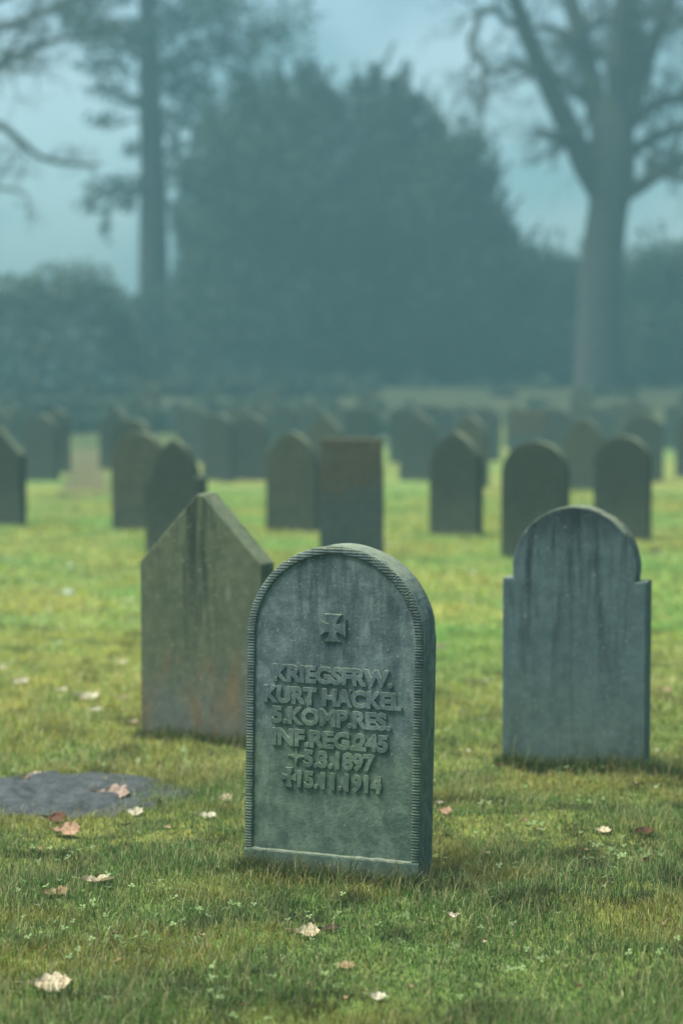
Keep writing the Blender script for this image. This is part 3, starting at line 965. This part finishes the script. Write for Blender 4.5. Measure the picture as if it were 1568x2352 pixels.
# ------------------------------------------------------------------ trees
M_bark = flat_mat('bark_grey', (.060, .062, .050), (.030, .032, .026), 6, .95, 0, .9)
M_bark2 = flat_mat('bark_pine', (.050, .045, .038), (.028, .026, .022), 5, .95, 0, .9)
M_needle = flat_mat('pine_needles', (.022, .042, .024), (.035, .060, .030), 2, .8, .1)
M_yew = flat_mat('evergreen_leaf', (.020, .040, .022), (.036, .060, .028), .8, .7, .12)
M_hedge = flat_mat('hedge_leaf', (.030, .050, .018), (.050, .070, .026), .8, .7, .12)
M_far = flat_mat('far_leaf', (.030, .055, .030), (.045, .070, .036), .8, .8, .12)


def grow(T, p, d, L, r, depth, rg, gravity=0.0):
    pts = [p.copy()]; rad = [r]
    n = 5
    q = p.copy(); dd = d.normalized()
    for i in range(n):
        dd = (dd + Vector((rg.gauss(0, .16), rg.gauss(0, .16), rg.gauss(0, .16) + gravity))).normalized()
        q = q + dd * (L / n)
        pts.append(q.copy()); rad.append(r * (1 - .75 * (i + 1) / n))
    T.add(pts, rad, 4 if depth < 2 else 5)
    if depth > 0:
        for k in range(rg.choice((3, 4, 5))):
            i = rg.randint(1, n)
            b = pts[i]; t = (pts[i] - pts[i - 1]).normalized()
            side = Vector((rg.gauss(0, 1), rg.gauss(0, 1), rg.gauss(0, 1)))
            side = (side - t * side.dot(t)).normalized()
            grow(T, b, t * .75 + side * .75 + Vector((0, 0, .12)), L * rg.uniform(.45, .75), max(.010, rad[i] * .75), depth - 1, rg, gravity)


def catmull(pts, n=5):
    out = []
    P = [pts[0]] + list(pts) + [pts[-1]]
    for i in range(1, len(P) - 2):
        for k in range(n):
            t = k / n
            out.append(tuple(.5 * ((2 * P[i][j]) + (-P[i - 1][j] + P[i + 1][j]) * t + (2 * P[i - 1][j] - 5 * P[i][j] + 4 * P[i + 1][j] - P[i + 2][j]) * t * t + (-P[i - 1][j] + 3 * P[i][j] - 3 * P[i + 1][j] + P[i + 2][j]) * t ** 3) for j in range(len(P[0]))))
    out.append(tuple(pts[-1]))
    return out


def bare_tree(label, Y, base_uv, trunk, limbs, twig_n, seed, mat, name='bare_tree', twigs_depth=2, twig_len=1.5):
    rg = random.Random(seed)
    s = F / Y
    b = at(*base_uv, Y); b.z = gz(b.x, b.y)
    root = empty(name, b); prop(root, label, 'tree')
    def W(path, drift):
        pts = []; rad = []
        cp = catmull(path)
        for i, (u, v, rr) in enumerate(cp):
            p = at(u, v, Y)
            p.y += drift * (i / len(cp)) ** 1.2
            pts.append(p - b); rad.append(rr / s)
        return pts, rad
    T = Tubes()
    pts, rad = W(trunk, 0)
    pts = [pts[0] - Vector((0, 0, .5))] + pts; rad = [rad[0] * 1.25] + rad
    T.add(pts, rad, 16)
    link('trunk', T.mesh('trunk'), mat, root, True)
    TW = Tubes()
    for path, drift, dens in limbs:
        T = Tubes(); pts, rad = W(path, drift); T.add(pts, rad, 10)
        link('limb', T.mesh('limb'), mat, root, True)
        for k in range(int(twig_n * dens)):
            i = rg.randint(max(1, len(pts) // 5), len(pts) - 1)
            t = (pts[i] - pts[i - 1]).normalized()
            side = Vector((rg.gauss(0, 1), rg.gauss(0, 1), rg.gauss(0, 1))); side = (side - t * side.dot(t)).normalized()
            grow(TW, pts[i], t * .6 + side * .8 + Vector((0, 0, .1)), twig_len * rg.uniform(.5, 1.2), min(.06, max(.02, rad[i] * .42)), twigs_depth, rg, -.02)
    link('twigs', TW.mesh('twigs'), mat, root)
    return root


# big bare tree on the right
bare_tree('large bare tree with many rising limbs on the right behind the gravestones', 54, (1376, 890),
    [(1374, 900, 58), (1376, 760, 54), (1380, 640, 52), (1386, 560, 48), (1396, 480, 46), (1404, 420, 52), (1404, 350, 54), (1408, 280, 46), (1412, 225, 36)],
    [([(1385, 450, 30), (1345, 385, 30), (1310, 315, 26), (1268, 235, 24), (1222, 140, 21), (1180, 40, 18), (1140, -70, 13), (1100, -190, 7)], -2.0, 1),
     ([(1310, 330, 14), (1285, 325, 11), (1262, 312, 8)], -.5, .3),
     ([(1400, 360, 30), (1376, 260, 27), (1352, 140, 24), (1332, 40, 21), (1300, -90, 15), (1270, -200, 8)], 1.5, 1),
     ([(1410, 330, 28), (1415, 220, 27), (1420, 110, 24), (1424, 0, 21), (1418, -130, 15), (1420, -260, 8)], -1.2, 1),
     ([(1418, 340, 26), (1450, 240, 22), (1490, 130, 19), (1532, 30, 16), (1572, -70, 12), (1610, -190, 7)], 1.0, 1),
     ([(1425, 310, 20), (1455, 190, 18), (1470, 80, 17), (1480, -40, 13), (1500, -170, 7)], 2.2, .8),
     ([(1415, 450, 24), (1462, 430, 19), (1512, 395, 17), (1572, 365, 15), (1640, 320, 11), (1720, 300, 6)], -1.0, 1),
     ([(1425, 375, 18), (1468, 335, 14), (1510, 312, 12), (1570, 288, 10), (1640, 280, 6)], .8, .8),
     ([(1425, 310, 20), (1462, 270, 16), (1505, 240, 14), (1570, 228, 12), (1650, 225, 8)], -.6, .8),
     ([(1222, 90, 12), (1196, 60, 11), (1160, 50, 9), (1140, 26, 9), (1098, 36, 10), (1092, 70, 8), (1076, 100, 8), (1082, 130, 7), (1104, 150, 8), (1126, 178, 7), (1172, 166, 7), (1206, 182, 6), (1240, 176, 4)], -1.4, .7),
     ([(1110, 160, 8), (1108, 200, 7), (1102, 250, 5), (1096, 290, 3)], -1.4, .4),
     ([(1235, 60, 9), (1290, 70, 9), (1340, 90, 8), (1385, 130, 6)], .4, .6),
     ([(1240, 150, 9), (1290, 180, 9), (1330, 215, 8), (1372, 250, 6)], .4, .5),
     ([(1480, 130, 9), (1520, 70, 7), (1560, 50, 6), (1640, 30, 4)], -.4, .5),
     ([(1330, 60, 10), (1390, 48, 8), (1460, 40, 7), (1520, 52, 6)], -.8, .5),
     ([(1360, 120, 10), (1430, 118, 8), (1490, 85, 7), (1560, 62, 5)], -1.1, .5),
    ], 17, 3, M_bark)

# branches reaching in from a bare tree beyond the left edge
bare_tree('bare tree standing beyond the left edge, only its long branches reaching into view', 44, (-330, 1020),
    [(-330, 1030, 60), (-325, 800, 52), (-318, 600, 48), (-312, 400, 44), (-300, 150, 36), (-290, -100, 26), (-280, -320, 12)],
    [([(-316, 330, 24), (-220, 230, 18), (-100, 180, 14), (10, 150, 10), (80, 118, 8), (150, 100, 6), (230, 92, 5), (300, 70, 3)], -1.0, .9),
     ([(-308, 260, 24), (-200, 150, 18), (-90, 105, 13), (0, 70, 10), (90, 40, 8), (160, 8, 6), (240, -30, 4)], -.6, 1),
     ([(-305, 200, 20), (-180, 80, 16), (-60, 30, 11), (40, 0, 8), (120, -40, 5)], -1.2, 1),
     ([(-312, 360, 20), (-200, 290, 15), (-100, 270, 12), (0, 290, 9), (50, 325, 8), (95, 362, 7), (140, 378, 6), (200, 386, 5), (245, 384, 3)], -.9, .45),
     ([(-315, 480, 16), (-180, 440, 11), (-70, 430, 7), (10, 438, 5), (80, 455, 3)], -1.2, .3),
     ([(-100, 190, 8), (-30, 175, 7), (40, 110, 6), (70, 60, 4), (110, 20, 3)], -1.0, .6)],
    10, 9, M_bark, twigs_depth=2, twig_len=1.1)


def leaf_cloud(lobes, Y, size, density, seed, b, flat=.0, spiky=0):
    """leaf faces scattered through a union of ellipsoids given in picture size at distance Y: (u, v, ru, rv, depth_offset)"""
    r = np.random.default_rng(seed)
    s = F / Y
    V = []
    for (u, v, ru, rv, dy) in lobes:
        c = at(u, v, Y); rx, rz = ru / s, rv / s; ry = (rx + rz) * .5
        num = int(density * (rx * rz * PI) )
        d = r.normal(size=(num, 3)); d /= np.linalg.norm(d, axis=1)[:, None]
        rad = r.random(num) ** .45
        rad *= 1 + .22 * (vnoise(d[:, 0] * 3 + u, d[:, 2] * 3 + v, .5, 2) - .5)
        rad = np.where(r.random(num) < .06, rad * 1.12, rad)
        p = d * rad[:, None] * np.array([rx, ry, rz]) + np.array([c.x - b.x, c.y + dy - b.y, c.z - b.z])
        V.append(p)
        if spiky:
            k = int(spiky * rx)
            for _ in range(k):   # leading shoots standing out of the outline
                a = r.uniform(.15, PI - .15); e = r.uniform(-.6, .6)
                tip = np.array([c.x - b.x + rx * math.cos(a) * math.cos(e), c.y + dy - b.y + ry * math.sin(e), c.z - b.z + rz * math.sin(a) * math.cos(e)])
                L = r.uniform(.25, .8); dirv = np.array([math.cos(a) * .5 + r.normal(0, .15), r.normal(0, .2), 1.0])
                m = 26
                t = r.random(m)
                V.append(tip + dirv * (t * L)[:, None] + r.normal(0, .07, (m, 3)) * (1.2 - t)[:, None])
    P = np.concatenate(V)
    num = len(P)
    a = r.normal(size=(num, 3)); a /= np.linalg.norm(a, axis=1)[:, None]
    c2 = r.normal(size=(num, 3)); bb = np.cross(a, c2); bb /= np.linalg.norm(bb, axis=1)[:, None]
    if flat: a[:, 2] *= 1 - flat
    sz = size * r.uniform(.6, 1.4, num)[:, None]
    Q = np.empty((num, 4, 3))
    Q[:, 0] = P - a * sz; Q[:, 1] = P + bb * sz * .45; Q[:, 2] = P + a * sz; Q[:, 3] = P - bb * sz * .45
    # keep above ground
    return mesh_np('crown', Q.reshape(-1, 3), [np.arange(num * 4).reshape(-1, 4)])


def evergreen(name, label, cat, Y, base_uv, lobes, size, density, seed, mat, stems, spiky=0, crown='crown', group=None):
    b = at(*base_uv, Y); b.z = gz(b.x, b.y)
    root = empty(name, b); prop(root, label, cat, group)
    me = leaf_cloud(lobes, Y, size, density, seed, b, 0, spiky)
    link(crown, me, mat, root)
    T = Tubes(); s = F / Y
    for (u0, v0, u1, v1, rr) in stems:
        p0 = at(u0, v0, Y) - b; p1 = at(u1, v1, Y) - b
        T.add([p0 + Vector((0, 0, -.6)), p0 * .6 + p1 * .4 + Vector((.1, .05, 0)), p1], [rr / s, rr * .75 / s, rr * .25 / s], 8)
    link('trunk', T.mesh('trunk'), M_bark2, root, True)
    return root


# pine on the left
YP = 62
pine = evergreen('pine_tree', 'tall pine with a straight trunk and ragged drooping foliage, left of the big evergreens', 'tree', YP, (350, 890),
    [(420, 40, 120, 55, .5), (510, 30, 90, 50, -1), (300, 95, 110, 40, -1), (240, 150, 75, 30, 0), (430, 120, 110, 45, 1), (540, 100, 70, 40, .5), (250, 210, 50, 26, -.5), (290, 60, 70, 40, 1),
     (330, -60, 150, 70, 0), (480, -70, 130, 60, 1), (230, -20, 80, 40, 0), (440, 200, 70, 40, .5), (400, 270, 45, 40, -.3), (395, 330, 28, 40, .3),
     (235, 432, 55, 22, 0), (200, 470, 34, 26, .3), (285, 418, 55, 20, -.3), (280, 462, 40, 28, .4), (200, 60, 70, 50, 0), (160, 10, 60, 40, .6), (380, 170, 90, 45, .6), (470, 250, 60, 60, 1), (560, 170, 60, 60, 1.2), (300, 340, 30, 22, .4), (400, 480, 24, 36, .2), (240, 520, 16, 40, .2), (230, 270, 55, 16, .5), (300, 240, 40, 20, -.5), (610, 60, 60, 40, 1), (395, 400, 22, 40, 0)],
    .12, 150, 31, M_needle,
    [(354, 890, 327, -330, 40), (345, 405, 200, 470, 10), (300, 432, 235, 430, 5), (342, 220, 180, 200, 7), (340, 130, 560, 60, 8), (340, 100, 180, 120, 8), (338, 20, 560, -20, 8), (348, 300, 440, 240, 6), (348, 250, 240, 300, 5)])
# the stack of big evergreens in the middle
evergreen('evergreen_tree', 'tall broad evergreen left of the notch in the skyline', 'tree', 60, (640, 890),
    [(690, 300, 110, 125, 0), (620, 320, 110, 110, .6), (540, 370, 100, 110, -.4), (640, 440, 150, 140, -.8), (500, 450, 90, 120, .3), (560, 560, 150, 150, -.5), (700, 540, 140, 140, -.9), (480, 590, 80, 130, .3), (620, 700, 200, 140, -1), (470, 740, 90, 130, 0),
     (620, 830, 220, 90, -1), (440, 840, 60, 70, .5), (740, 240, 50, 60, .3), (590, 250, 60, 50, .3), (520, 290, 45, 40, 0), (560, 215, 30, 34, 0), (640, 205, 28, 38, .2), (700, 178, 22, 40, 0), (738, 205, 22, 36, .2), (470, 300, 34, 40, .2), (428, 400, 30, 50, 0), (420, 520, 34, 60, 0), (770, 250, 26, 36, 0)],
    .08, 640, 41, M_yew, [(640, 890, 650, 330, 16), (560, 890, 530, 430, 12), (720, 890, 710, 300, 12)], 7)
evergreen('evergreen_tree', 'dark evergreen right of the notch, its right side sloping down to the shrubs', 'tree', 61, (930, 890),
    [(870, 270, 90, 90, 0), (930, 320, 110, 110, .5), (840, 380, 110, 130, -.5), (980, 400, 110, 110, .2), (1050, 380, 60, 80, -.3), (1080, 430, 60, 70, .4), (920, 500, 160, 150, -.8), (1060, 530, 110, 110, .2), (840, 600, 140, 160, -.6), (1000, 660, 160, 150, -.8), (1130, 610, 90, 100, .2),
     (860, 780, 180, 120, -1), (1060, 790, 160, 110, -.6), (800, 850, 120, 60, -1), (950, 850, 120, 60, -1), (1080, 850, 100, 60, -1), (1090, 330, 40, 40, .2), (1130, 500, 40, 50, 0), (822, 200, 20, 34, 0), (860, 185, 24, 40, 0), (905, 200, 22, 36, .2), (950, 240, 28, 34, 0), (1000, 290, 30, 34, 0), (1130, 400, 26, 46, .2), (1165, 540, 30, 44, 0)],
    .08, 640, 42, M_yew, [(930, 890, 900, 290, 16), (860, 890, 850, 400, 12), (1010, 890, 1040, 420, 12)], 7)
evergreen('evergreen_shrub', 'spreading evergreen shrub between the big evergreens and the bare tree', 'shrub', 62, (1210, 890),
    [(1180, 640, 90, 90, 0), (1240, 680, 100, 110, .3), (1290, 660, 60, 90, 0), (1200, 780, 130, 110, -.5), (1320, 780, 90, 110, 0), (1140, 820, 90, 80, -.4), (1230, 850, 110, 60, -.5), (1320, 850, 80, 60, -.5), (1340, 640, 50, 70, .5)],
    .08, 640, 43, M_yew, [(1210, 890, 1200, 620, 9), (1270, 890, 1280, 640, 7)], 5)
evergreen('evergreen_shrub', 'rounded evergreen shrub to the right of the bare tree\'s trunk', 'shrub', 61, (1530, 890),
    [(1470, 650, 70, 90, 0), (1540, 640, 80, 100, .3), (1620, 640, 90, 110, 0), (1480, 780, 90, 110, -.3), (1470, 850, 80, 60, -.5), (1560, 850, 90, 60, -.5), (1580, 780, 110, 110, -.3), (1700, 760, 110, 140, 0), (1420, 740, 60, 120, 1)],
    .08, 640, 44, M_yew, [(1500, 890, 1490, 640, 9), (1580, 890, 1590, 640, 7)], 5)
evergreen('clipped_hedge', 'broad olive hedge on the left below the pine', 'hedge', 55, (110, 890),
    [(30, 700, 90, 80, 0), (120, 690, 90, 90, .3), (200, 680, 80, 85, -.2), (260, 730, 60, 80, 0), (-80, 700, 100, 90, 0), (40, 810, 130, 90, -.3), (180, 810, 130, 90, -.3), (300, 820, 70, 80, 0), (-120, 810, 130, 90, 0), (-230, 760, 120, 140, 0)],
    .085, 420, 45, M_hedge, [(60, 890, 50, 690, 7), (180, 890, 190, 680, 7), (-60, 890, -60, 700, 7)], 0)
evergreen('evergreen_shrub', 'low dark shrub filling the gap at the foot of the pine', 'shrub', 61, (370, 890),
    [(320, 770, 70, 110, 0), (390, 760, 80, 130, .3), (440, 700, 50, 110, .3), (350, 840, 110, 70, 0)],
    .08, 640, 46, M_yew, [(360, 890, 350, 720, 7)], 4)
# faint trees beyond
evergreen('pine_tree', 'faint pale pine crown in the fog behind the big evergreens', 'tree', 105, (640, 884),
    [(640, 60, 70, 70, 0), (700, 40, 50, 60, 1), (600, 130, 60, 40, -1), (660, -40, 90, 70, 0), (690, 120, 40, 40, .5), (620, 200, 50, 50, 0)],
    .20, 22, 51, M_far, [(640, 884, 645, -60, 14)])
def faint(label, u, Y, seed):
    rg = random.Random(seed)
    tr = [(u, 884, 20), (u + 4, 650, 17), (u - 3, 450, 15), (u + 2, 300, 12), (u, 150, 8)]
    lm = []
    for k in range(9):
        v0 = rg.uniform(180, 520); sg = -1 if k % 2 else 1
        lm.append(([(u, v0, 7), (u + sg * 35, v0 - 60, 6), (u + sg * 75, v0 - 140, 4), (u + sg * 100, v0 - 250, 2)], rg.uniform(-3, 3), .8))
    bare_tree(label, Y, (u, 884), tr, lm, 7, seed, M_bark, twigs_depth=2, twig_len=3.0)

# leafy undergrowth on the bank in front of the evergreens
def undergrowth():
    b = at(500, 890, 50); b.z = gz(b.x, b.y)
    r = random.Random(77); lobes = []
    for u in range(-300, 1900, 22):
        for Y in (46.5, 49, 51.5, 54):
            if r.random() < (.88 if u > 880 else .3): continue
            lobes.append((u + r.uniform(-14, 14), Y, r.uniform(22, 46), r.uniform(10, 26) * (1 if u < 900 else .7)))
    P = []
    rr = np.random.default_rng(78)
    for (u, Y, ru, rv) in lobes:
        c = at(u, 890, Y); s_ = F / Y; z0 = gz(c.x, c.y)
        m = 260
        d = rr.normal(size=(m, 3)); d /= np.linalg.norm(d, axis=1)[:, None]; d[:, 2] = np.abs(d[:, 2])
        P.append(d * (rr.random(m) ** .4)[:, None] * np.array([ru / s_, .45, 2 * rv / s_]) + np.array([c.x, c.y, z0]))
    P = np.concatenate(P); m = len(P)
    a = rr.normal(size=(m, 3)); a /= np.linalg.norm(a, axis=1)[:, None]
    bb = np.cross(a, rr.normal(size=(m, 3))); bb /= np.linalg.norm(bb, axis=1)[:, None]
    sz = .07 * rr.uniform(.6, 1.4, m)[:, None]
    Q = np.stack([P - a * sz, P + bb * sz * .5, P + a * sz, P - bb * sz * .5], 1)
    o = link('undergrowth', mesh_np('undergrowth', Q.reshape(-1, 3), [np.arange(m * 4).reshape(-1, 4)]), M_yew)
    prop(o, 'low dark undergrowth covering the bank at the foot of the evergreens', 'undergrowth', kind='stuff')
undergrowth()

# ------------------------------------------------------------------ haze
bm = bmesh.new(); bmesh.ops.create_cube(bm, size=1)
for v_ in bm.verts:
    v_.co = Vector((v_.co.x * 250, 100 + v_.co.y * 270, 12.5 + v_.co.z * 28))
me = bpy.data.meshes.new('haze'); bm.to_mesh(me); bm.free()
m, nt, out = newmat('haze_air')
vp = nt.nodes.new('ShaderNodeVolumePrincipled')
vp.inputs['Color'].default_value = (.215, .435, .53, 1); vp.inputs['Density'].default_value = .0064
vp.inputs['Anisotropy'].default_value = .2
nt.links.new(vp.outputs[0], out.inputs['Volume'])
try: m.cycles.homogeneous_volume = True
except Exception: pass
hz = link('haze', me, m); prop(hz, 'thin bluish fog over the cemetery', 'haze', kind='stuff')

# ------------------------------------------------------------------ focus
cam.dof.use_dof = True
d0 = (main_p + Vector((0, -.0, .5)) - co.location).dot(FW)
cam.dof.focus_distance = d0 - .22
cam.dof.aperture_fstop = cam.lens / 40.0
cam.dof.aperture_blades = 9
